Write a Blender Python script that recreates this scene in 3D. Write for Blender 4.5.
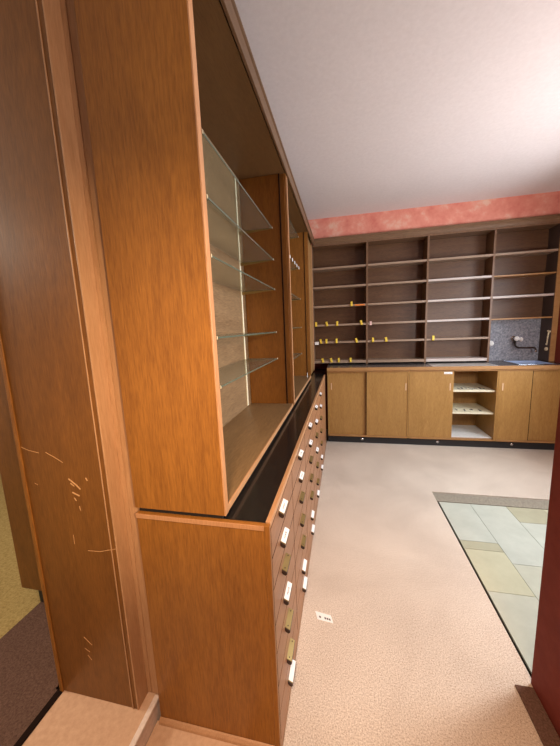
import bpy, bmesh, math, random
from mathutils import Vector, Matrix
random.seed(7)
S = bpy.context.scene
C = S.collection
for o in list(bpy.data.objects):
    bpy.data.objects.remove(o)

# ------------------------------------------------------------------ camera
cam_d = bpy.data.cameras.new('camera'); cam = bpy.data.objects.new('camera', cam_d); C.objects.link(cam)
cam_d.sensor_fit = 'HORIZONTAL'; cam_d.sensor_width = 36.0
cam_d.lens = 298.945192 / 560 * 36.0
cam_d.clip_start = 0.02
R0 = Vector((0.97804741, 0.20443281, -0.04037926))
R1 = Vector((-0.00875744, -0.15327942, -0.98814408))
R2 = Vector((-0.20819838, 0.96680538, -0.14812423))
M = Matrix((R0, -R1, -R2)).transposed().to_4x4()
M.translation = Vector((0, 0, 1.46))
cam.matrix_world = M
S.camera = cam

# ------------------------------------------------------------------ world, lights, exposure
w = bpy.data.worlds.new('world'); S.world = w; w.use_nodes = True
bg = w.node_tree.nodes['Background']
bg.inputs['Color'].default_value = (1.0, 0.93, 0.88, 1)
bg.inputs['Strength'].default_value = 0.27
S.view_settings.view_transform = 'Standard'
S.view_settings.look = 'None'
S.view_settings.gamma = 1.0
S.view_settings.use_curve_mapping = False
S.view_settings.exposure = 0.35

def area(name, loc, target, sx, sy, power, col):
    d = bpy.data.lights.new(name, 'AREA'); d.shape = 'RECTANGLE'; d.size = sx; d.size_y = sy
    d.energy = power; d.color = col
    o = bpy.data.objects.new(name, d); C.objects.link(o); o.location = loc
    o.rotation_euler = (Vector(target) - Vector(loc)).to_track_quat('-Z', 'Y').to_euler()
    return o
area('daylight', (2.85, 2.35, 1.75), (0.6, 2.7, 0.5), 1.7, 1.3, 110, (0.84, 0.92, 1.0))
def bulb(name, loc, r, power, col):
    d = bpy.data.lights.new(name, 'POINT'); d.shadow_soft_size = r; d.energy = power; d.color = col
    o = bpy.data.objects.new(name, d); C.objects.link(o); o.location = loc; return o
def spot(name, loc, target, power, col, ang, blend, r):
    d = bpy.data.lights.new(name, 'SPOT'); d.energy = power; d.color = col; d.spot_size = math.radians(ang); d.spot_blend = blend; d.shadow_soft_size = r
    o = bpy.data.objects.new(name, d); C.objects.link(o); o.location = loc
    o.rotation_euler = (Vector(target) - Vector(loc)).to_track_quat('-Z', 'Y').to_euler(); return o
bulb('ceiling_fill', (1.75, 1.75, 1.45), 0.16, 50, (1.0, 0.96, 0.92))  # fill added out of sight behind the red wall to brighten the ceiling
bulb('left_room_fill', (-2.7, 0.5, 2.2), 0.15, 60, (1.0, 0.86, 0.68))  # unseen fill added to lift the carpets beyond the partition
spot('wall_spot', (0.60, -0.35, 1.70), (-0.45, 0.80, 1.32), 108, (1.0, 0.72, 0.42), 50, 1.0, 0.05)
spot('down_spot', (0.0, -0.45, 2.5), (-0.38, 0.75, 0.15), 140, (1.0, 0.70, 0.46), 66, 1.0, 0.12)
spot('corner_board_fill', (0.66, 0.15, 2.25), (-0.74, 0.80, 1.75), 38, (1.0, 0.80, 0.66), 80, 1.0, 0.10)  # added fill, no real lamp; brightens the corner board from the right
spot('floor_spot', (0.45, -0.3, 2.4), (0.42, 1.0, 0.0), 85, (1.0, 0.50, 0.25), 52, 1.0, 0.15)

# ------------------------------------------------------------------ materials
def new_mat(name):
    m = bpy.data.materials.new(name); m.use_nodes = True
    nt = m.node_tree; b = nt.nodes['Principled BSDF']
    return m, nt, b
def plain(name, col, rough=0.6, metal=0.0, spec=0.5):
    m, nt, b = new_mat(name)
    b.inputs['Base Color'].default_value = (*col, 1); b.inputs['Roughness'].default_value = rough
    b.inputs['Metallic'].default_value = metal; b.inputs['Specular IOR Level'].default_value = spec
    return m
def ramp(nt, stops):
    r = nt.nodes.new('ShaderNodeValToRGB')
    e = r.color_ramp.elements
    e[0].position = stops[0][0]; e[0].color = (*stops[0][1], 1)
    e[1].position = stops[-1][0]; e[1].color = (*stops[-1][1], 1)
    for p, c in stops[1:-1]:
        n = e.new(p); n.color = (*c, 1)
    return r
def wood(name, dark, light, axis='Z', scale=1.0, rough=0.42, bump=0.15, spec=0.4):
    m, nt, b = new_mat(name)
    tc = nt.nodes.new('ShaderNodeTexCoord')
    def layer(s_long, s_cross, detail, dist=0.0):
        mp = nt.nodes.new('ShaderNodeMapping')
        v = [s_cross * scale] * 3; v['XYZ'.index(axis)] = s_long * scale
        mp.inputs['Scale'].default_value = v
        n = nt.nodes.new('ShaderNodeTexNoise'); n.inputs['Scale'].default_value = 1.0
        n.inputs['Detail'].default_value = detail; n.inputs['Roughness'].default_value = 0.6
        n.inputs['Distortion'].default_value = dist
        nt.links.new(tc.outputs['Object'], mp.inputs['Vector']); nt.links.new(mp.outputs['Vector'], n.inputs['Vector'])
        return n
    a = layer(1.6, 11, 5, 1.6); f = layer(22, 260, 3)
    mix = nt.nodes.new('ShaderNodeMath'); mix.operation = 'MULTIPLY_ADD'
    mix.inputs[1].default_value = 0.38
    mu = nt.nodes.new('ShaderNodeMath'); mu.operation = 'MULTIPLY'; mu.inputs[1].default_value = 0.62
    nt.links.new(f.outputs['Fac'], mu.inputs[0])
    nt.links.new(a.outputs['Fac'], mix.inputs[0]); nt.links.new(mu.outputs[0], mix.inputs[2])
    r = ramp(nt, [(0.34, dark), (0.66, light)])
    nt.links.new(mix.outputs[0], r.inputs['Fac']); nt.links.new(r.outputs['Color'], b.inputs['Base Color'])
    bp = nt.nodes.new('ShaderNodeBump'); bp.inputs['Strength'].default_value = bump; bp.inputs['Distance'].default_value = 0.002
    nt.links.new(f.outputs['Fac'], bp.inputs['Height']); nt.links.new(bp.outputs['Normal'], b.inputs['Normal'])
    b.inputs['Roughness'].default_value = rough; b.inputs['Specular IOR Level'].default_value = spec
    return m
def speckle(name, stops, scale, rough=0.95, bump=0.3, big=None, spec=0.2, bd=0.004):
    m, nt, b = new_mat(name)
    tc = nt.nodes.new('ShaderNodeTexCoord')
    n = nt.nodes.new('ShaderNodeTexNoise'); n.inputs['Scale'].default_value = scale; n.inputs['Detail'].default_value = 4
    n.inputs['Roughness'].default_value = 0.7
    nt.links.new(tc.outputs['Object'], n.inputs['Vector'])
    r = ramp(nt, stops); nt.links.new(n.outputs['Fac'], r.inputs['Fac'])
    out = r.outputs['Color']
    if big:
        n2 = nt.nodes.new('ShaderNodeTexNoise'); n2.inputs['Scale'].default_value = big[0]; n2.inputs['Detail'].default_value = 5
        n2.inputs['Roughness'].default_value = 0.6; n2.inputs['Distortion'].default_value = 0.4
        nt.links.new(tc.outputs['Object'], n2.inputs['Vector'])
        r2 = ramp(nt, big[1]); nt.links.new(n2.outputs['Fac'], r2.inputs['Fac'])
        mx = nt.nodes.new('ShaderNodeMix'); mx.data_type = 'RGBA'; mx.blend_type = 'MULTIPLY'; mx.inputs[0].default_value = 1
        nt.links.new(out, mx.inputs[6]); nt.links.new(r2.outputs['Color'], mx.inputs[7]); out = mx.outputs[2]
    nt.links.new(out, b.inputs['Base Color'])
    bp = nt.nodes.new('ShaderNodeBump'); bp.inputs['Strength'].default_value = bump; bp.inputs['Distance'].default_value = bd
    nt.links.new(n.outputs['Fac'], bp.inputs['Height']); nt.links.new(bp.outputs['Normal'], b.inputs['Normal'])
    b.inputs['Roughness'].default_value = rough; b.inputs['Specular IOR Level'].default_value = spec
    return m
def glass(name, tint, refl=0.5, dust=0.0):
    m, nt, b = new_mat(name); nt.nodes.remove(b)
    out = nt.nodes['Material Output']
    t = nt.nodes.new('ShaderNodeBsdfTransparent'); t.inputs['Color'].default_value = (*tint, 1)
    g = nt.nodes.new('ShaderNodeBsdfGlossy'); g.inputs['Roughness'].default_value = 0.05
    df = nt.nodes.new('ShaderNodeBsdfDiffuse'); df.inputs['Color'].default_value = (0.62, 0.56, 0.47, 1)
    lw = nt.nodes.new('ShaderNodeLayerWeight'); lw.inputs['Blend'].default_value = 0.5
    pw = nt.nodes.new('ShaderNodeMath'); pw.operation = 'POWER'; pw.inputs[1].default_value = 4.0
    mu = nt.nodes.new('ShaderNodeMath'); mu.operation = 'MULTIPLY_ADD'; mu.inputs[1].default_value = refl; mu.inputs[2].default_value = 0.03
    mx = nt.nodes.new('ShaderNodeMixShader'); md = nt.nodes.new('ShaderNodeMixShader'); md.inputs[0].default_value = dust
    nt.links.new(lw.outputs['Facing'], pw.inputs[0]); nt.links.new(pw.outputs[0], mu.inputs[0]); nt.links.new(mu.outputs[0], mx.inputs[0])
    nt.links.new(t.outputs[0], md.inputs[1]); nt.links.new(df.outputs[0], md.inputs[2])
    nt.links.new(md.outputs[0], mx.inputs[1]); nt.links.new(g.outputs[0], mx.inputs[2]); nt.links.new(mx.outputs[0], out.inputs[0])
    return m

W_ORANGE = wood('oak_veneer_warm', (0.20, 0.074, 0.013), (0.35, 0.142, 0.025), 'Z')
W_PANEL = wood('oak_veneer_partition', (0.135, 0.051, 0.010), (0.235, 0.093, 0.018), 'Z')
W_EDGE = wood('oak_edge_light', (0.40, 0.19, 0.085), (0.56, 0.29, 0.14), 'Z')
W_EDGE_Y = wood('oak_edge_light_long', (0.40, 0.20, 0.09), (0.58, 0.32, 0.16), 'Y')
W_TRIM = wood('oak_trim', (0.38, 0.20, 0.095), (0.50, 0.285, 0.15), 'Z')
W_BACK = wood('oak_back_panel', (0.15, 0.088, 0.042), (0.31, 0.20, 0.105), 'Y', 0.8)
W_BOARD = wood('oak_bottom_board', (0.15, 0.085, 0.035), (0.27, 0.165, 0.075), 'Y')
W_DARK = wood('oak_dark_top', (0.11, 0.052, 0.018), (0.17, 0.085, 0.03), 'Y')
W_DRAWER = wood('oak_drawer_front', (0.24, 0.105, 0.045), (0.38, 0.185, 0.090), 'Y')
W_DOOR = wood('oak_sliding_door', (0.29, 0.150, 0.040), (0.44, 0.245, 0.075), 'Z', 1.2)
W_FRAME = wood('oak_frame_back', (0.30, 0.150, 0.050), (0.44, 0.235, 0.09), 'X')
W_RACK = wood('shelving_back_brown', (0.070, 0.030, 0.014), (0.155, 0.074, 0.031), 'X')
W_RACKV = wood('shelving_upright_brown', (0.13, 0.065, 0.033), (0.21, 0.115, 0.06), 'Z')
W_SHELF = wood('shelving_board_brown', (0.25, 0.165, 0.11), (0.38, 0.27, 0.19), 'X')
W_SHELF_LITE = wood('shelving_board_grey', (0.42, 0.36, 0.32), (0.58, 0.50, 0.46), 'X')
W_CORNICE = wood('cornice_brown', (0.11, 0.055, 0.025), (0.19, 0.10, 0.047), 'Y')
W_CORNICE_X = wood('cornice_brown_back', (0.13, 0.07, 0.035), (0.22, 0.125, 0.065), 'X')
BLACK_TOP = speckle('black_laminate', [(0.3, (0.010, 0.008, 0.008)), (0.7, (0.022, 0.018, 0.016))], 60, rough=0.14, bump=0.02, spec=0.28)
BLACK = plain('black_plinth', (0.018, 0.018, 0.02), 0.5)
GROOVE = plain('dark_groove', (0.012, 0.006, 0.004), 0.9, 0, 0.1)
GREY_TOP = speckle('worktop_laminate', [(0.3, (0.05, 0.045, 0.045)), (0.7, (0.10, 0.09, 0.09))], 120, rough=0.25, bump=0.02, spec=0.6)
CARPET = speckle('beige_carpet', [(0.30, (0.32, 0.26, 0.20)), (0.5, (0.62, 0.54, 0.45)), (0.70, (0.82, 0.76, 0.67))], 190, big=(1.5, [(0.3, (0.80, 0.78, 0.77)), (0.6, (1, 1, 1))]), bump=0.35)
DARK_CARPET = speckle('dark_carpet', [(0.3, (0.07, 0.038, 0.027)), (0.7, (0.17, 0.10, 0.075))], 150)
OLIVE_CARPET = speckle('olive_carpet', [(0.3, (0.25, 0.18, 0.06)), (0.7, (0.46, 0.36, 0.15))], 90)
LINO = speckle('beige_linoleum', [(0.3, (0.50, 0.32, 0.21)), (0.7, (0.60, 0.40, 0.27))], 60, rough=0.7, bump=0.08)
PALE_PAINT = speckle('pale_batten_paint', [(0.3, (0.62, 0.52, 0.47)), (0.7, (0.76, 0.66, 0.61))], 80, rough=0.6, bump=0.1)
SILL = speckle('brown_sill', [(0.3, (0.22, 0.10, 0.04)), (0.7, (0.32, 0.15, 0.06))], 60, rough=0.6, bump=0.1)
SCREED = speckle('grey_screed', [(0.3, (0.19, 0.17, 0.13)), (0.7, (0.33, 0.30, 0.24))], 90, rough=0.95, bump=0.5)
CEIL = speckle('ceiling_paint', [(0.3, (0.74, 0.66, 0.64)), (0.7, (0.80, 0.72, 0.70))], 40, bump=0.05, big=(0.8, [(0.3, (0.93, 0.93, 0.93)), (0.7, (1, 1, 1))]))
RED_PLASTER = speckle('pink_red_plaster', [(0.36, (0.66, 0.20, 0.15)), (0.55, (0.76, 0.31, 0.23)), (0.68, (0.78, 0.50, 0.38))], 3.5, bump=0.25, rough=0.85)
RED_WALL = speckle('dark_red_paint', [(0.3, (0.165, 0.028, 0.018)), (0.7, (0.21, 0.040, 0.026))], 12, rough=0.75, bump=0.1)
TILES = [speckle('stone_tile_%s' % n, [(0.3, tuple(v * 0.86 for v in c)), (0.7, c)], 6, rough=0.22, bump=0.03, spec=0.6)
         for n, c in (('grey', (0.50, 0.54, 0.47)), ('cream', (0.52, 0.52, 0.37)), ('pale', (0.50, 0.52, 0.42)), ('olive', (0.42, 0.42, 0.30)))]
GLASS = glass('shelf_glass', (0.90, 0.93, 0.89), 0.35, 0.14)
GLASS_EDGE = plain('glass_edge', (0.10, 0.13, 0.10), 0.2, 0.0, 0.5)
PANE = glass('window_glass', (1, 1, 1), 0.5)
SKY_REFLECTION = plain('steel_painted_sky_reflection', (0.42, 0.58, 0.90), 0.3, 0.0)  # steel basin's sky reflection put into the base colour
CHROME = plain('chrome', (0.75, 0.75, 0.76), 0.12, 1.0)
STEEL = plain('brushed_steel', (0.62, 0.68, 0.78), 0.25, 1.0)
STD = plain('aluminium_standard', (0.95, 0.90, 0.68), 0.45, 0.0)
BRASS = plain('brass', (0.36, 0.26, 0.10), 0.38, 0.7)
PULL = plain('dark_pull', (0.035, 0.02, 0.015), 0.4)
PAPER = plain('white_paper', (0.86, 0.85, 0.83), 0.7)
INK = plain('black_ink', (0.08, 0.08, 0.09), 0.7)
YELLOW = plain('yellow_plastic', (0.85, 0.60, 0.06), 0.45)
ORANGE = plain('orange_plastic', (0.80, 0.22, 0.02), 0.5)
CREAM = plain('cream_plastic', (0.72, 0.62, 0.42), 0.5)
LINER = speckle('white_shelf_liner', [(0.3, (0.72, 0.72, 0.70)), (0.7, (0.84, 0.84, 0.82))], 30, rough=0.5, bump=0.02)
LINER_W = speckle('cream_shelf_liner', [(0.3, (0.74, 0.68, 0.48)), (0.7, (0.84, 0.79, 0.60))], 30, rough=0.5, bump=0.02)
GRANITE = speckle('grey_granite_laminate', [(0.3, (0.13, 0.14, 0.17)), (0.5, (0.27, 0.28, 0.32)), (0.7, (0.45, 0.46, 0.50))], 55, rough=0.4, bump=0.02)
DARK_SIDE = wood('dark_side_panel', (0.045, 0.028, 0.022), (0.08, 0.05, 0.04), 'Z')
SCRATCH = plain('scratch', (0.60, 0.33, 0.14), 0.8)

# ------------------------------------------------------------------ mesh helpers (world coordinates in, local coordinates out)
class MB:
    def __init__(s):
        s.bm = bmesh.new(); s.mats = []
    def mi(s, m):
        if m not in s.mats: s.mats.append(m)
        return s.mats.index(m)
    def box(s, a, b, m, bev=0.0):
        t = bmesh.new()
        bmesh.ops.create_cube(t, size=1)
        for v in t.verts:
            v.co = Vector([(a[i] + b[i]) / 2 + v.co[i] * (b[i] - a[i]) for i in range(3)])
        if bev > 0:
            bmesh.ops.bevel(t, geom=t.edges[:], offset=bev, segments=2, profile=0.5, affect='EDGES')
        s._add(t, m); return s
    def _add(s, t, m, smooth=False):
        i = s.mi(m)
        mp = {}
        for v in t.verts: mp[v] = s.bm.verts.new(v.co)
        for f in t.faces:
            try:
                nf = s.bm.faces.new([mp[v] for v in f.verts]); nf.material_index = i; nf.smooth = smooth
            except ValueError: pass
        t.free()
    def prism(s, pts, axis, a, b, m, bev=0.0):
        """pts: 2D outline in the two other axes (cyclic order), extruded a..b along axis"""
        t = bmesh.new()
        def mk(p, w):
            c = [0, 0, 0]; o = [i for i in range(3) if i != axis]
            c[o[0]] = p[0]; c[o[1]] = p[1]; c[axis] = w; return t.verts.new(c)
        va = [mk(p, a) for p in pts]; vb = [mk(p, b) for p in pts]
        t.faces.new(va); t.faces.new(vb[::-1])
        n = len(pts)
        for i in range(n): t.faces.new([va[i], vb[i], vb[(i + 1) % n], va[(i + 1) % n]])
        bmesh.ops.recalc_face_normals(t, faces=t.faces[:])
        if bev > 0: bmesh.ops.bevel(t, geom=t.edges[:], offset=bev, segments=2, profile=0.5, affect='EDGES')
        s._add(t, m); return s
    def cyl(s, p0, p1, r, m, seg=20, r2=None):
        p0 = Vector(p0); p1 = Vector(p1); t = bmesh.new()
        d = p1 - p0
        bmesh.ops.create_cone(t, cap_ends=True, segments=seg, radius1=r, radius2=r if r2 is None else r2, depth=d.length)
        q = d.to_track_quat('Z', 'Y').to_matrix().to_4x4(); q.translation = (p0 + p1) / 2
        bmesh.ops.transform(t, matrix=q, verts=t.verts[:])
        s._add(t, m, True); return s
    def ball(s, c, r, m, sc=(1, 1, 1)):
        t = bmesh.new(); bmesh.ops.create_uvsphere(t, u_segments=16, v_segments=10, radius=r)
        for v in t.verts: v.co = Vector([c[i] + v.co[i] * sc[i] for i in range(3)])
        s._add(t, m, True); return s
    def tube(s, pts, r, m, seg=10):
        for i in range(len(pts) - 1): s.cyl(pts[i], pts[i + 1], r, m, seg)
        for p in pts: s.ball(p, r, m)
        return s
    def build(s, name, parent=None, origin=None):
        me = bpy.data.meshes.new(name)
        if parent is not None:
            org = parent.get('_o'); org = Vector(org)
        elif origin is not None: org = Vector(origin)
        else: org = Vector((0, 0, 0))
        for v in s.bm.verts: v.co -= org
        bmesh.ops.recalc_face_normals(s.bm, faces=s.bm.faces[:])
        s.bm.to_mesh(me); s.bm.free()
        for m in s.mats: me.materials.append(m)
        o = bpy.data.objects.new(name, me); C.objects.link(o)
        if parent is not None: o.parent = parent
        else: o.location = org
        o['_o'] = tuple(org)
        return o
def tag(o, label=None, cat=None, group=None, kind=None):
    if label: o['label'] = label
    if cat: o['category'] = cat
    if group: o['group'] = group
    if kind: o['kind'] = kind
    return o
def thing(name, loc, label, cat, group=None):
    o = bpy.data.objects.new(name, None); C.objects.link(o); o.location = loc; o['_o'] = tuple(loc)
    o.empty_display_size = 0.05
    return tag(o, label, cat, group)
def struct(mb, name):
    o = mb.build(name); o['kind'] = 'structure'; return o

# ------------------------------------------------------------------ the setting
XP, YP1, YP0 = 0.742, 2.63, -0.6          # sunken tiled area: x > XP, y < YP1
f = MB()
f.box((-0.22, -2.2, -0.06), (XP, 4.2, 0), CARPET)
f.box((XP, YP1, -0.06), (2.36, 4.2, 0), CARPET)
f.box((-1.2, 0.82, -0.06), (-0.22, 4.2, -0.004), CARPET)
f.box((-0.72, -2.2, -0.06), (-0.22, 0.82, 0.0), SILL)
f.box((-1.08, -2.2, -0.06), (-0.72, 0.82, -0.004), DARK_CARPET)
f.box((-1.675, -2.2, -0.06), (-1.08, 4.2, -0.004), DARK_CARPET)
f.box((-4.0, -2.2, -0.06), (-1.675, 4.2, -0.004), OLIVE_CARPET)
# sunken bed with screed band and stone tiles
f.box((XP, -2.2, -0.06), (2.36, YP1, -0.020), GROOVE)
f.box((XP + 0.001, 2.50, -0.03), (2.36, YP1 - 0.001, -0.008), SCREED)
cols = [(0.760, 0.992, [(2.495, 2.04, 0), (2.04, 1.96, 3), (1.96, 1.635, 1), (1.635, 1.18, 2), (1.18, 0.7, 0)]),
        (0.992, 1.248, [(2.495, 1.865, 0), (1.865, 1.40, 2), (1.40, 0.9, 1)]),
        (1.248, 1.50, [(2.495, 2.30, 3), (2.30, 1.85, 0), (1.85, 1.4, 2)]),
        (1.50, 1.755, [(2.495, 2.1, 1), (2.1, 1.6, 2), (1.6, 1.2, 0)]),
        (1.755, 2.01, [(2.495, 2.3, 2), (2.3, 1.8, 0), (1.8, 1.3, 1)]),
        (2.01, 2.33, [(2.495, 2.1, 1), (2.1, 1.6, 0), (1.6, 1.2, 2)])]
for x0, x1, rows in cols:
    for ya, yb, k in rows:
        f.box((x0 + 0.0012, yb + 0.0015, -0.03), (x1 - 0.0012, ya - 0.0012, -0.010), TILES[k])
struct(f, 'floor')
ZP = 0.112                                  # raised platform under the partition
struct(MB().box((-1.088, -0.8, 0), (-0.694, 1.25, ZP), LINO).box((-0.7, -0.8, 0.0), (-0.690, 0.808, ZP - 0.012), PALE_PAINT), 'floor_platform')
struct(MB().box((-1.092, -0.8, 0.0), (-1.066, 0.76, ZP + 0.004), GROOVE, 0.002), 'trim_1')
struct(MB().box((-0.706, -0.8, ZP - 0.0119), (-0.686, 0.808, ZP + 0.004), PALE_PAINT, 0.003), 'trim_5')
struct(MB().box((0.662, -2.2, 0.0), (0.7275, 1.165, 0.007), DARK_CARPET, 0.003), 'wall_foot_shade')  # dark strip laid in for the soft shade along the red wall's foot
struct(MB().box((-4.0, -2.2, 2.78), (2.6, 4.3, 2.9), CEIL), 'ceiling')
struct(MB().box((-0.95, 4.17, 0), (2.6, 4.3, 2.78), RED_WALL), 'wall_back')
struct(MB().box((-0.95, 3.975, 2.48), (2.344, 4.165, 2.78), RED_PLASTER), 'wall_bulkhead')
struct(MB().box((-0.95, 1.32, 0), (-0.72, 4.17, 2.78), CEIL), 'wall_left')
struct(MB().box((0.728, -2.0, 0), (0.86, 1.185, 2.78), RED_WALL, 0.004), 'wall_front')
wr = MB()
wy0, wy1, wz0, wz1 = 1.55, 3.15, 1.0, 2.3
wr.box((2.345, 0.9, 0), (2.52, wy0, 2.78), RED_WALL); wr.box((2.345, wy1, 0), (2.52, 4.165, 2.78), RED_WALL)
wr.box((2.345, wy0, 0), (2.52, wy1, wz0), RED_WALL); wr.box((2.345, wy0, wz1), (2.52, wy1, 2.78), RED_WALL)
struct(wr, 'wall_right')
wf = MB()
for a, b in (((wy0, wz0), (wy1, wz0 + .06)), ((wy0, wz1 - .06), (wy1, wz1)), ((wy0, wz0 + .06), (wy0 + .06, wz1 - .06)), ((wy1 - .06, wz0 + .06), (wy1, wz1 - .06)), ((2.32, wz0 + .06), (2.38, wz1 - .06))):
    wf.box((2.44, a[0], a[1]), (2.49, b[0], b[1]), PAPER)
wo = struct(wf, 'window_1')
po = MB().box((2.462, wy0 + .06, wz0 + .06), (2.466, wy1 - .06, wz1 - .06), PANE).build('pane', wo)
struct(MB().box((0.861, 0.9, 0), (2.344, 1.02, 2.78), RED_WALL), 'wall_side')
struct(MB().box((-4.1, -2.2, 0), (-4.0, 4.3, 2.78), CEIL), 'wall_far_left')

# ------------------------------------------------------------------ panelled partition at the left
YF = 0.757; XA = -1.078; XB = -0.742
p = thing('wood_partition', (-0.9, 1.0, ZP), 'tall brown oak-veneered partition end with scratches, left of the drawer cabinet', 'partition')
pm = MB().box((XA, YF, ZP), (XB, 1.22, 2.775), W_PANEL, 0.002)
def scratch(pts, wd=0.0016):
    for (x0, z0), (x1, z1) in zip(pts, pts[1:]):
        d = Vector((x1 - x0, z1 - z0)); n = Vector((-d.y, d.x)).normalized() * wd / 2
        pm.prism([(x0 + n.x, z0 + n.y), (x1 + n.x, z1 + n.y), (x1 - n.x, z1 - n.y), (x0 - n.x, z0 - n.y)], 1, YF - 0.0006, YF + 0.001, SCRATCH)
SCR = [([(-1.0761, 1.1032), (-1.0345, 1.089), (-0.9943, 1.0824)], 0.0017600000000000003), ([(-0.9663, 1.0859), (-0.9271, 1.0668), (-0.903, 1.0534)], 0.0017600000000000003), ([(-0.8556, 0.7388), (-0.8067, 0.7416), (-0.7391, 0.7603)], 0.0016), ([(-0.8911, 0.9978), (-0.8644, 0.9784), (-0.8491, 0.9634)], 0.0048000000000000004), ([(-0.8854, 0.9821), (-0.8714, 0.9725)], 0.0032), ([(-0.8837, 0.9499), (-0.8567, 0.9392)], 0.0048000000000000004), ([(-0.8786, 0.9308), (-0.8719, 0.9205)], 0.0032), ([(-0.8221, 1.0058), (-0.8167, 0.9956)], 0.004), ([(-0.8628, 0.9028), (-0.8607, 0.8864)], 0.0024000000000000002), ([(-0.9059, 0.7922), (-0.9068, 0.7577)], 0.0016), ([(-1.0328, 0.9714), (-1.0209, 0.9667)], 0.0016), ([(-0.9304, 0.3807), (-0.9005, 0.353)], 0.0024000000000000002), ([(-0.9254, 0.3049), (-0.911, 0.2864)], 0.0024000000000000002), ([(-0.9338, 0.3331), (-0.9143, 0.3202)], 0.0016)]
for pts, wd in SCR: scratch(pts, wd)
pm.build('panel', p)
MB().box((XA - 0.001, YF - 0.006, ZP), (XA + 0.014, YF - 0.0002, 2.775), W_ORANGE, 0.002).build('edge_bead', p)
MB().box((XB - 0.019, YF - 0.003, ZP), (XB - 0.015, YF - 0.0002, 2.775), W_TRIM, 0.001).build('groove_bead', p)
MB().box((XB + 0.0002, YF - 0.002, ZP), (XB + 0.005, 0.809, 2.775), W_TRIM, 0.001).build('corner_board', p)
MB().prism([(XB + 0.0002, 0.8095), (-0.722, 0.8095), (-0.721, 0.813), (-0.718, 0.813), (-0.717, 0.8095), (-0.678, 0.8095), (-0.678, 1.2), (XB + 0.0002, 1.2)], 2, ZP + 0.0045, 2.775, W_TRIM).build('filler_moulding', p)

# ------------------------------------------------------------------ drawer cabinet
XF = -0.222; Z0 = 0.875
dc = thing('drawer_cabinet', (-0.44, 2.2, 0), 'long low oak apothecary cabinet with five columns of labelled drawers', 'cabinet')
MB().box((-0.675, 0.787, 0), (-0.238, 0.809, Z0), W_ORANGE, 0.0015).build('side_panel', dc)
MB().box((XF - 0.0158, 0.785, 0), (XF + 0.001, 0.800, Z0 + 0.001), W_ORANGE, 0.002).build('corner_post', dc)
MB().prism([(0.786, 0.039), (0.786, 0.056), (0.781, 0.054), (0.775, 0.047), (0.773, 0.039)], 0, -0.675, -0.238, W_TRIM).build('base_moulding', dc)
MB().box((-0.675, 0.784, 0.860), (XF - 0.016, 0.7869, Z0), W_EDGE, 0.0005).build('top_edge', dc)
MB().box((-0.675, 0.8095, 0), (XF - 0.03, 3.62, Z0 - 0.0035), W_DARK).build('carcass', dc)
YC = [0.803, 1.19, 1.63, 2.075, 2.53, 2.99]
rows = [0.856, 0.752, 0.641, 0.511, 0.402, 0.274, 0.158, 0.055]
fr = MB()
fr.box((XF - 0.0145, 0.803, rows[0] + 0.001), (XF - 0.0001, 3.62, Z0), W_EDGE_Y, 0.001)
fr.box((XF - 0.028, 0.803, 0), (XF - 0.0001, 3.62, rows[-1]), W_DRAWER)
fr.box((XF - 0.028, YC[-1] + 0.0041, rows[-1]), (XF - 0.0001, 3.62, rows[0]), W_DRAWER)
fr.box((XF - 0.0145, 0.803, rows[-1]), (XF - 0.0009, YC[-1] + 0.004, rows[0]), GROOVE)
fr.build('front_frame', dc)
# W white paper, B bare brass
pat = ['WWBWBBW', 'WWBBBWW', 'WWBBBWW', 'WWBWBBW', 'WWBBBWW']
centers = [0.972, 1.41, 1.855, 2.305, 2.775]
zc = [0.834, 0.716, 0.604, 0.477, 0.352, 0.206, 0.100]
for c in range(5):
    for r in range(7):
        ya, yb = YC[c], YC[c + 1]
        zt, zb = rows[r], rows[r + 1]
        d = MB().box((XF - 0.0008, ya + 0.004, zb + 0.0034), (XF, yb - 0.004, zt - 0.0034), W_DRAWER, 0.0002).build('drawer', dc)
        d['_o'] = dc['_o']
        cy = centers[c] + (0.005 * (r - 3) if c == 0 else 0); hz = zc[r]; hl = 0.043
        # label holder leaning far out, on a dark finger pull with closed ends
        h = MB().prism([(XF, hz + 0.0065), (XF + 0.0185, hz - 0.0035), (XF + 0.0185, hz - 0.0055), (XF, hz + 0.0035)], 1, cy - hl + 0.003, cy + hl - 0.003, BRASS, 0.0004)
        cap = [(XF, hz + 0.003), (XF + 0.0185, hz - 0.006), (XF + 0.0195, hz - 0.012), (XF + 0.013, hz - 0.018), (XF + 0.004, hz - 0.014), (XF, hz - 0.008)]
        h.prism(cap, 1, cy - hl, cy + hl, PULL, 0.001)
        ho = h.build('handle', d)
        if pat[c][r] == 'W':
            tx = Vector((0.0185, -0.010)).normalized(); nn = Vector((-tx.y, tx.x)) if -tx.y > 0 else Vector((tx.y, -tx.x))
            base = Vector((XF + 0.001, hz + 0.0061)) + nn * 0.0008
            def quad(mb, u0, u1, y0, y1, off, m):
                a = base + tx * u0 + nn * off; b = base + tx * u1 + nn * off
                mb.prism([(a.x, a.y), (b.x, b.y), (b.x + nn.x * .0005, b.y + nn.y * .0005), (a.x + nn.x * .0005, a.y + nn.y * .0005)], 1, y0, y1, m)
            l = MB(); quad(l, 0.0, 0.0195, cy - hl + 0.005, cy + hl - 0.005, 0.0, PAPER)
            rr = random.Random(c * 10 + r)
            y = cy - 0.016
            while y < cy + 0.016 and r in (0, 1, 3):
                wl = rr.uniform(0.002, 0.006); quad(l, 0.008 + rr.uniform(-.001, .001), 0.012, y, y + wl, 0.0006, INK); y += wl + rr.uniform(0.002, 0.006)
            tag(l.build('label_card', d), 'white paper label card')
        else:
            for yy in (cy - 0.030, cy + 0.030):
                MB().cyl((XF + 0.009, yy, hz + 0.0015), (XF + 0.0103, yy, hz + 0.0038), 0.0018, PULL, 8).build('rivet', d)

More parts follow.
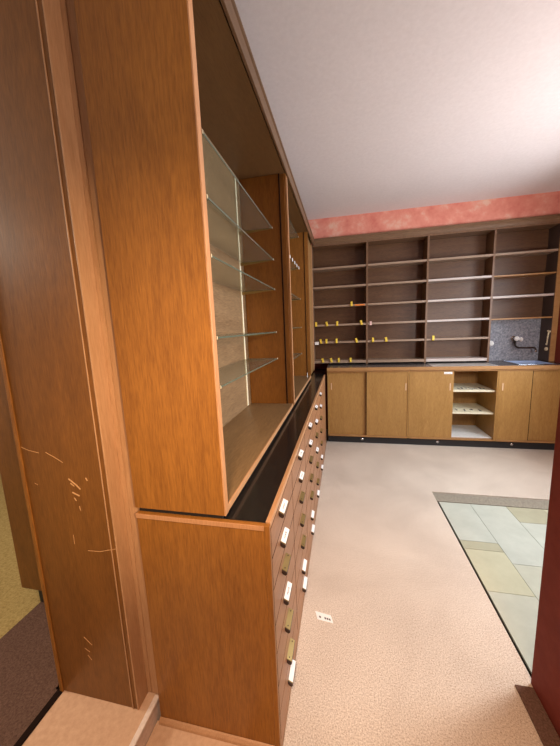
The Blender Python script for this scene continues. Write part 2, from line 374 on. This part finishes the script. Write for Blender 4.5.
wt = thing('worktop', (-0.44, 2.2, Z0), 'black glossy worktop lying on the drawer cabinet', 'worktop')
MB().box((-0.67, 0.802, Z0 - 0.003), (-0.2372, 3.655, Z0 + 0.002), BLACK_TOP, 0.001).box((-0.67, 3.655, Z0 - 0.003), (-0.2372, 4.16, Z0 + 0.002), BLACK_TOP).build('slab', wt)
MB().box((-0.67, 0.800, Z0 + 0.0021), (-0.375, 3.4, Z0 + 0.0208), BLACK).build('recessed_riser', wt)
MB().box((-0.2368, 0.802, Z0 + 0.0002), (XF - 0.0005, 3.62, Z0 + 0.004), W_EDGE_Y, 0.001).build('front_lip', wt)

# ------------------------------------------------------------------ left display cabinets
ZB = Z0 + 0.021; ZT = 2.45; XC = -0.36; XBK = -0.672
def display_cabinet(y0, y1, label, near):
    t = thing('display_cabinet', (-0.52, (y0 + y1) / 2, ZB), label, 'cabinet', 'glass-shelved display cabinets above the black worktop')
    side = MB().box((-0.675, y0, ZB), (XC - 0.002, y0 + 0.022, ZT + 0.06), W_ORANGE, 0.001)
    side.build('side_panel', t)
    MB().box((XC - 0.0019, y0 - 0.0005, ZB), (XC + 0.003, y0 + 0.024, ZT + 0.06), W_EDGE, 0.0015).build('edge_strip', t)
    MB().box((XBK, y1 - 0.022, ZB + 0.0221), (-0.405, y1, ZT - 0.001), W_ORANGE, 0.001).build('end_panel', t)
    MB().box((-0.404, y1 - 0.012, ZB + 0.001), (XC - 0.008, y1 + 0.012, ZT + 0.06), W_ORANGE, 0.0015).box((XC - 0.0078, y1 - 0.009, ZB + 0.001), (XC + 0.001, y1 + 0.0, ZT + 0.06), W_ORANGE, 0.0015).box((-0.4048, y1 - 0.024, ZB + 0.023), (-0.3985, y1 - 0.0125, ZT), GROOVE).build('stile', t)
    MB().box((XBK - 0.015, y0 + 0.0225, ZB + 0.0221), (XBK - 0.001, y1 - 0.0225, ZT - 0.001), W_BACK).build('back_panel', t)
    MB().box((XBK - 0.015, y0 + 0.0245, ZB), (XC - 0.004, y1 - 0.0125, ZB + 0.022), W_BOARD, 0.001).build('bottom_board', t)
    MB().box((XC - 0.0039, y0 + 0.0245, ZB), (XC + 0.0015, y1 - 0.0125, ZB + 0.0225), W_EDGE_Y, 0.001).build('bottom_edge', t)
    MB().box((XBK - 0.015, y0 + 0.0245, ZT), (XC - 0.001, y1 - 0.0125, ZT + 0.02), W_DARK).build('top_board', t)
    ya, yb = (1.0, 1.99) if near else (2.28, 3.21)
    zs = [2.095, 1.900, 1.712, 1.432, 1.253] if near else [2.37, 2.06, 1.75, 1.456, 1.177]
    for yy in (ya, yb - 0.01):
        MB().box((XBK - 0.0005, yy - 0.009, ZB + 0.03), (XBK + 0.006, yy + 0.009, ZT - 0.02), STD, 0.001).build('shelf_standard', t)
    for z in zs:
        g = MB().box((XBK + 0.012, ya, z), (-0.442, yb, z + 0.006), GLASS)
        g.box((-0.4419, ya, z), (-0.4405, yb, z + 0.006), GLASS_EDGE)
        g.box((XBK + 0.012, yb + 0.0001, z), (-0.442, yb + 0.0012, z + 0.006), GLASS_EDGE)
        g.build('glass_shelf', t)
        for yy in (ya + 0.002, yb - 0.010):
            b = MB().prism([(XBK + 0.0062, z - 0.022), (XBK + 0.0062, z - 0.0005), (-0.446, z - 0.0005), (-0.446, z - 0.004)], 1, yy - 0.001, yy + 0.001, BRASS)
            b.box((-0.4400, yy - 0.0025, z - 0.003), (-0.4375, yy + 0.0025, z + 0.009), CREAM, 0.0006)
            b.build('shelf_bracket', t)
    return t
display_cabinet(0.786, 2.09, 'large near oak display cabinet with five glass shelves, its warm side facing the camera', True)
t2 = display_cabinet(2.115, 3.34, 'farther oak display cabinet with glass shelves, next to the back shelving corner', False)
for k in range(5):
    z = 2.06
    o = MB().box((-0.4395, 2.62 + k * 0.13, z - 0.012), (-0.4378, 2.655 + k * 0.13, z + 0.014), PAPER, 0.0004).build('price_tag', None, (-0.439, 2.64 + k * 0.13, z - 0.012))
    tag(o, 'white price tag on the farther cabinet\'s glass shelf, %s of five' % ['nearest', 'second nearest', 'middle', 'second farthest', 'farthest'][k], 'tag', 'white tags on a glass shelf edge')
o = MB().box((-0.385, 3.18, ZB + 0.0225), (-0.383, 3.205, ZB + 0.075), PAPER, 0.0005).build('paper_slip', None, (-0.384, 3.19, ZB + 0.0225))
tag(o, 'tiny white paper slip standing at the far foot of the farther display cabinet', 'paper')
fp = thing('corner_filler', (-0.5, 3.66, 0.9), 'narrow oak filler panel in the corner between display cabinet and back shelving', 'panel')
MB().box((-0.66, 3.353, ZB), (-0.382, 3.935, 2.51), W_FRAME).build('panel', fp)
MB().box((-0.3819, 3.37, ZB), (-0.374, 3.42, 2.51), W_TRIM, 0.001).box((-0.3819, 3.88, ZB), (-0.374, 3.93, 2.51), W_TRIM, 0.001).build('bead', fp)
struct(MB().prism([(-0.68, 2.5105), (-0.352, 2.5105), (-0.345, 2.516), (-0.340, 2.518), (-0.338, 2.524), (-0.68, 2.524)], 1, 0.78, 3.92, W_CORNICE), 'trim_2')
MBx = MB().box((-0.3565, 0.82, ZT - 0.002), (-0.345, 3.92, 2.51), W_CORNICE, 0.0015)
struct(MBx, 'trim_3')

# ------------------------------------------------------------------ back wall shelving
YS = 3.95; YB = 4.15
XU = [-0.388, 0.292, 0.982, 1.672, 2.29]
rk = thing('wall_shelving', (0.96, 4.05, 0.95), 'brown wooden wall shelving of four open bays above the back counter', 'shelving')
def rbox(a, b, m, name, bev=0.001, lab=None):
    o = MB().box(a, b, m, bev).build(name, rk)
    if lab: o['label'] = lab
    return o
for i, x in enumerate(XU):
    zb = 0.9605
    if i == 4:
        rbox((x - 0.002, YS + 0.001, zb), (x + 0.03, YB, 2.448), DARK_SIDE, 'upright')
        rbox((x - 0.002, YS - 0.012, zb), (x + 0.05, YS, 2.448), W_FRAME, 'front_stile')
    else:
        rbox((x - 0.011, YS, zb), (x + 0.011, YB, 2.448), W_RACKV, 'upright')
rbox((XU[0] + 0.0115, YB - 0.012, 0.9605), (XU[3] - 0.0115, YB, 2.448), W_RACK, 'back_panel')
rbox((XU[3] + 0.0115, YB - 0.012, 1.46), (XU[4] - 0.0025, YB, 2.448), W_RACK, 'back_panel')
ZS = [2.168, 1.935, 1.697, 1.460, 1.238]
for b in range(4):
    zl = ZS if b < 3 else [2.168, 1.935, 1.697, 1.452]
    for k, z in enumerate(zl):
        m = W_SHELF_LITE if (b == 2 and k in (1, 2, 3)) or (b == 3 and k == 2) else W_SHELF
        if b == 3 and k in (1, 3): m = W_FRAME
        rbox((XU[b] + 0.0115, YS + 0.003, z), (XU[b + 1] - (0.0115 if b < 3 else 0.0025), YB - 0.0125, z + (0.024 if m is not W_FRAME else 0.016)), m, 'shelf',
             lab='paler greyish shelf board' if m is W_SHELF_LITE else None)
for b in range(3):
    rbox((XU[b] + 0.0115, YS - 0.002, 0.980), (XU[b + 1] - 0.0115, YB - 0.0125, 1.014), W_SHELF_LITE if b == 2 else W_SHELF, 'bottom_board', lab='paler greyish bottom board' if b == 2 else None)
rbox((-0.381, YS - 0.002, 2.4485), (2.322, YB, 2.4699), W_RACKV, 'top_board')
struct(MB().prism([(3.974, 2.4705), (3.945, 2.4705), (3.942, 2.49), (3.936, 2.50), (3.936, 2.520), (3.930, 2.524), (3.930, 2.538), (3.974, 2.538)], 0, -0.345, 2.335, W_CORNICE_X), 'trim_4')

ordn = ['first', 'second', 'third', 'fourth']
tabs = [(0, 2, [(0.105, 0)]), (0, 3, [(-0.345, 0), (-0.205, 1), (-0.075, 0), (0.225, 1)]),
        (0, 4, [(-0.285, 1), (-0.215, 0), (-0.085, 0), (0.165, 1)]), (1, 4, [(0.365, 0), (0.525, 1)]), (2, 4, [(1.065, 0)]),
        (0, 5, [(-0.265, 1), (-0.155, 1), (-0.06, 0), (0.09, 0)])]
bayn = ['leftmost bay', 'second bay', 'third bay']
shn = ['top', 'second', 'third', 'fourth', 'fifth', 'bottom']
for b, k, xs in tabs:
    zt = (ZS[k] + 0.024) if k < 5 else 1.012
    for q, (x, tl) in enumerate(xs):
        mb = MB()
        y0 = YS - 0.002 if k == 5 else YS + 0.003
        prof = [(y0 - 0.0005, zt - 0.020), (y0 - 0.0005, zt + 0.030), (y0 - 0.004, zt + 0.036), (y0 - 0.014, zt + 0.030), (y0 - 0.016, zt - 0.014), (y0 - 0.010, zt - 0.024)]
        mb.prism(prof, 0, x - 0.0125, x + 0.0125, YELLOW, 0.002)
        org = (x, y0 - 0.008, zt)
        o = mb.build('shelf_clip', None, org)
        if tl: o.rotation_euler = (0, -0.22, 0)
        if len(xs) == 1: s_ = 'the only one there'
        else: s_ = (ordn[q] if len(xs) > 2 else ['left', 'right'][q]) + (' from the left' if len(xs) > 2 else ' one of two')
        tag(o, 'yellow clip on %s shelf, %s, %s' % (shn[k], bayn[b], s_), 'clip', 'yellow clips on the back shelving')
o = MB().box((0.145, YS - 0.0015, 1.700), (0.265, YS + 0.0025, 1.716), ORANGE, 0.001).build('orange_strip', None, (0.205, YS, 1.700))
tag(o, 'thin orange label strip on the third shelf edge of the leftmost bay', 'label')
o = MB().box((-0.365, YS - 0.005, 1.225), (-0.315, YS + 0.0025, 1.262), PAPER, 0.001).build('paper_tag', None, (-0.345, YS, 1.225))
tag(o, 'small white paper tag at the left end of the fifth shelf in the leftmost bay', 'tag')
o = MB().box((0.325, YS - 0.002, 1.452), (0.350, YS + 0.0025, 1.500), plain('pink_paper', (0.75, 0.50, 0.45), 0.7), 0.001).build('paper_tag', None, (0.3375, YS, 1.452))
tag(o, 'small pinkish paper tag at the left end of the fourth shelf in the second bay', 'tag')

# ------------------------------------------------------------------ back counter
sp = MB().box((XU[3] + 0.012, YB - 0.008, 0.9572), (XU[4] - 0.003, YB, 1.450), GRANITE).build('splashback', None, (1.99, YB, 0.95))
tag(sp, 'grey speckled splashback panel behind the tap in the right bay', 'splashback')
bw = thing('worktop', (1.0, 3.9, 0.918), 'long dark worktop with an oak front edge, running over the sliding-door cabinets', 'worktop')
sx0, sx1, sy0, sy1 = 1.90, 2.24, 3.74, 4.09
sl = MB()
sl.box((-0.2, 3.662, 0.9185), (sx0, 4.165, 0.957), GREY_TOP, 0.001); sl.box((sx1, 3.662, 0.9185), (2.335, 4.165, 0.957), GREY_TOP, 0.001)
sl.box((sx0, 3.662, 0.9185), (sx1, sy0, 0.957), GREY_TOP, 0.001); sl.box((sx0, sy1, 0.9185), (sx1, 4.165, 0.957), GREY_TOP, 0.001)
sl.build('slab', bw)
MB().box((-0.2, 3.645, 0.9185), (2.335, 3.6619, 0.9575), W_FRAME, 0.002).build('front_edge', bw)
MB().box((1.0, 3.67, 0.9571), (1.66, 3.94, 0.9585), plain('worn_metal_sheet', (0.55, 0.52, 0.48), 0.3, 0.4)).build('metal_inlay', bw)
sk = thing('sink', (2.07, 3.92, 0.80), 'stainless steel sink basin let into the right end of the back worktop', 'sink')
k = MB(); g = 0.0015
k.box((sx0 + g, sy0 + g, 0.80), (sx1 - g, sy1 - g, 0.803), SKY_REFLECTION)
k.box((sx0 + g, sy0 + g, 0.803), (sx0 + 0.004, sy1 - g, 0.9575), SKY_REFLECTION); k.box((sx1 - 0.004, sy0 + g, 0.803), (sx1 - g, sy1 - g, 0.9575), SKY_REFLECTION)
k.box((sx0 + 0.004, sy0 + g, 0.803), (sx1 - 0.004, sy0 + 0.004, 0.9575), SKY_REFLECTION); k.box((sx0 + 0.004, sy1 - 0.004, 0.803), (sx1 - 0.004, sy1 - g, 0.9575), SKY_REFLECTION)
k.build('basin', sk)
r_ = MB()
r_.box((sx0 - 0.014, sy0 - 0.014, 0.9573), (sx1 + 0.014, sy0 + 0.001, 0.9605), STEEL, 0.001); r_.box((sx0 - 0.014, sy1 - 0.001, 0.9573), (sx1 + 0.014, sy1 + 0.014, 0.9605), STEEL, 0.001)
r_.box((sx0 - 0.014, sy0 + 0.001, 0.9573), (sx0 + 0.001, sy1 - 0.001, 0.9605), STEEL, 0.001); r_.box((sx1 - 0.001, sy0 + 0.001, 0.9573), (sx1 + 0.014, sy1 - 0.001, 0.9605), STEEL, 0.001)
r_.build('rim', sk)
MB().cyl((2.07, 3.93, 0.8031), (2.07, 3.93, 0.806), 0.03, CHROME).build('drain', sk)
fc = thing('wall_tap', (2.03, YB - 0.01, 1.17), 'wall-mounted chrome tap with two knobs and a swan-bent dark spout', 'tap')
MB().cyl((2.012, YB - 0.0085, 1.225), (2.012, YB - 0.02, 1.225), 0.028, CHROME).cyl((2.012, YB - 0.02, 1.225), (2.012, YB - 0.07, 1.225), 0.017, CHROME).cyl((2.012, YB - 0.05, 1.225), (2.012, YB - 0.05, 1.17), 0.014, PULL).build('body', fc)
kb = MB().ball((2.012, YB - 0.085, 1.225), 0.028, PAPER, (1, 0.7, 1)); kb.build('knob', fc)
kb = MB().cyl((2.03, YB - 0.05, 1.220), (2.062, YB - 0.06, 1.215), 0.009, CHROME).ball((2.070, YB - 0.06, 1.213), 0.026, PAPER, (0.7, 1, 1)); kb.build('knob', fc)
MB().tube([(2.012, YB - 0.05, 1.17), (2.015, YB - 0.052, 1.145), (2.027, YB - 0.06, 1.125), (2.047, YB - 0.07, 1.115), (2.17, YB - 0.115, 1.118), (2.188, YB - 0.12, 1.112), (2.195, YB - 0.122, 1.095), (2.196, YB - 0.122, 1.078)], 0.010, PULL).cyl((2.196, YB - 0.122, 1.085), (2.196, YB - 0.122, 1.066), 0.013, CHROME).build('spout', fc)
o = MB().cyl((1.772, YB - 0.0085, 1.170), (1.772, YB - 0.03, 1.170), 0.034, PAPER, 24, 0.028).build('wall_socket', None, (1.772, YB - 0.0085, 1.17))
tag(o, 'white round socket cap at the left of the grey splashback', 'socket')
fx = thing('wall_hook', (2.297, 3.995, 1.16), 'cream bone-shaped hook holder on the dark side panel beside the tap', 'hook')
MB().tube([(2.290, 4.00, 1.16), (2.288, 3.998, 1.20), (2.286, 3.99, 1.25), (2.286, 3.98, 1.29)], 0.009, CREAM).ball((2.288, 3.965, 1.30), 0.012, CREAM).ball((2.288, 3.995, 1.305), 0.012, CREAM).ball((2.289, 4.005, 1.155), 0.013, CREAM).build('arm', fx)
MB().ball((2.284, 4.00, 1.10), 0.026, CREAM, (0.5, 1, 0.85)).build('cap', fx)

YD = 3.675
def base_cab(x0, x1, label, doors, openr=None):
    t = thing('base_cabinet', ((x0 + x1) / 2, 3.9, 0.09), label, 'cabinet', 'sliding-door cabinets under the back worktop')
    MB().box((x0, YD - 0.005, 0.0905), (x0 + 0.014, 4.16, 0.918), W_DOOR, 0.001).build('side_panel', t)
    MB().box((x1 - 0.014, YD - 0.005, 0.0905), (x1, 4.16, 0.918), W_DOOR, 0.001).build('side_panel', t)
    MB().box((x0 + 0.0141, YD - 0.012, 0.0905), (x1 - 0.0141, 4.16, 0.108), W_FRAME, 0.001).build('bottom_rail', t)
    MB().box((x0 + 0.0141, YD - 0.008, 0.900), (x1 - 0.0141, 4.16, 0.918), W_FRAME, 0.001).build('top_rail', t)
    MB().box((x0 + 0.0141, 4.145, 0.1081), (x1 - 0.0141, 4.16, 0.8999), W_DOOR).build('back_panel', t)
    for a, b, yo, hx in doors:
        d = MB().box((a, YD + yo, 0.1085), (b, YD + yo + 0.014, 0.8995), W_DOOR, 0.001).build('sliding_door', t)
        d['_o'] = t['_o']
        if yo == 0.0 and a != 0.767:
            ex = a - 0.006 if a < 1 else b
            MB().box((ex, YD + 0.001, 0.109), (ex + 0.006, YD + 0.0215, 0.899), GROOVE).build('edge_shade_strip', d)  # dark strip drawing the shade line at the front door's edge
        MB().box((hx - 0.008, YD + yo - 0.0012, 0.675), (hx + 0.008, YD + yo - 0.0001, 0.765), W_EDGE, 0.0005).box((hx - 0.004, YD + yo - 0.0018, 0.68), (hx + 0.002, YD + yo - 0.0011, 0.76), CREAM).build('finger_pull', d)
    return t
cA = base_cab(-0.198, 0.750, 'leftmost sliding-door oak cabinet under the back worktop, both doors closed', [(-0.183, 0.290, 0.022, -0.15), (0.270, 0.735, 0.0, 0.715)])
cB = base_cab(0.752, 1.672, 'middle oak cabinet under the back worktop, slid open to show white shelves', [(0.767, 1.225, 0.0, 1.190)])
cC = base_cab(1.674, 2.325, 'rightmost sliding-door oak cabinet under the sink', [(1.689, 1.998, 0.0, 1.72), (1.985, 2.31, 0.022, 2.28)])
lab = MB().box((1.12, YD - 0.0012, 0.868), (1.205, YD - 0.0002, 0.892), PAPER)
for q in range(5): lab.box((1.130 + q * .013, YD - 0.0016, 0.876), (1.139 + q * .013, YD - 0.0012, 0.880), INK)
lab.build('label_card', cB)
for z, m, nm in ((0.655, LINER_W, 'shelf'), (0.395, LINER_W, 'shelf'), (0.1085, LINER, 'shelf_liner')):
    s_ = MB().box((1.0 if z > .2 else 1.0, YD + 0.03, z), (1.6575, 4.144, z + (0.018 if z > .2 else 0.010)), m, 0.001)
    if z > .2:
        rr = random.Random(int(z * 100))
        for q in range(7 if z > .5 else 4):
            x = 1.31 + q * (0.045 if z > .5 else 0.078)
            for j in range(3):
                xx = x + rr.uniform(-.008, .012); yy = YD + 0.085 + rr.uniform(0, .07)
                s_.box((xx, yy, z + 0.018), (xx + rr.uniform(.008, .022), yy + rr.uniform(.02, .05), z + 0.0186), INK)
    s_.build(nm, cB)
b = MB().box((-0.2, 3.70, 0), (2.335, 3.72, 0.090), BLACK)
struct(b, 'baseboard_back')
for i, x in enumerate((0.22, 1.085, 1.86)):
    o = MB().cyl((x, 3.6998, 0.05), (x, 3.694, 0.05), 0.016, CHROME, 20).build('plinth_cap', None, (x, 3.697, 0.05))
    tag(o, 'round chrome cap on the black plinth under the %s cabinet' % ['leftmost', 'middle', 'rightmost'][i], 'cap', 'chrome caps along the black plinth')

# ------------------------------------------------------------------ foreground floor pieces, loose label, far left cabinet
def rounded(x0, x1, y0, y1, r, z0, z1, m, mb):
    pts = [(x0, y0), (x1, y0)]
    for i in range(7):
        a = i / 6 * math.pi / 2
        pts.append((x1 - r + r * math.cos(a), y1 - r + r * math.sin(a)))
    pts.append((x0, y1))
    mb.prism(pts, 2, z0, z1, m, 0.0015)
o = rounded(-0.6885, -0.345, -0.6, 0.7845, 0.030, 0.0002, 0.038, LINO, mb := MB()) or mb.build('floor_sheet', None, (-0.52, 0.1, 0))
tag(o, 'beige linoleum sheet with a rounded corner at the foot of the drawer cabinet', 'floor covering')
st = MB().prism([(-0.156, 1.350), (-0.140, 1.306), (-0.060, 1.298), (-0.074, 1.338)], 2, 0.0005, 0.0015, PAPER)
for q, (a, wd) in enumerate(((0.16, .12), (0.5, .10), (0.64, .1), (0.78, .1))):
    A = Vector((-0.148, 1.330)); D = Vector((0.080, -0.010)); N = Vector((0.006, -0.018))
    a0 = A + D * a + N * 0.1; a1 = A + D * (a + wd) + N * 0.1
    st.prism([tuple(a0), tuple(a1), tuple(a1 + N * .55), tuple(a0 + N * .55)], 2, 0.0015, 0.0019, INK)
st = st.build('paper_label', None, (-0.108, 1.325, 0.0005))
tag(st, 'loose white printed label lying on the beige carpet', 'label')
lc = thing('side_cabinet', (-1.45, 1.3, 0), 'brown wooden cabinet on a dark plinth beyond the partition at the far left', 'cabinet')
MB().box((-1.745, 1.12, 0.105), (-1.19, 1.55, 1.9), W_PANEL, 0.003).build('body', lc)
MB().box((-1.675, 1.15, 0.0), (-1.19, 1.53, 0.1045), BLACK).build('plinth', lc)

for o in list(bpy.data.objects):
    if '_o' in o: del o['_o']
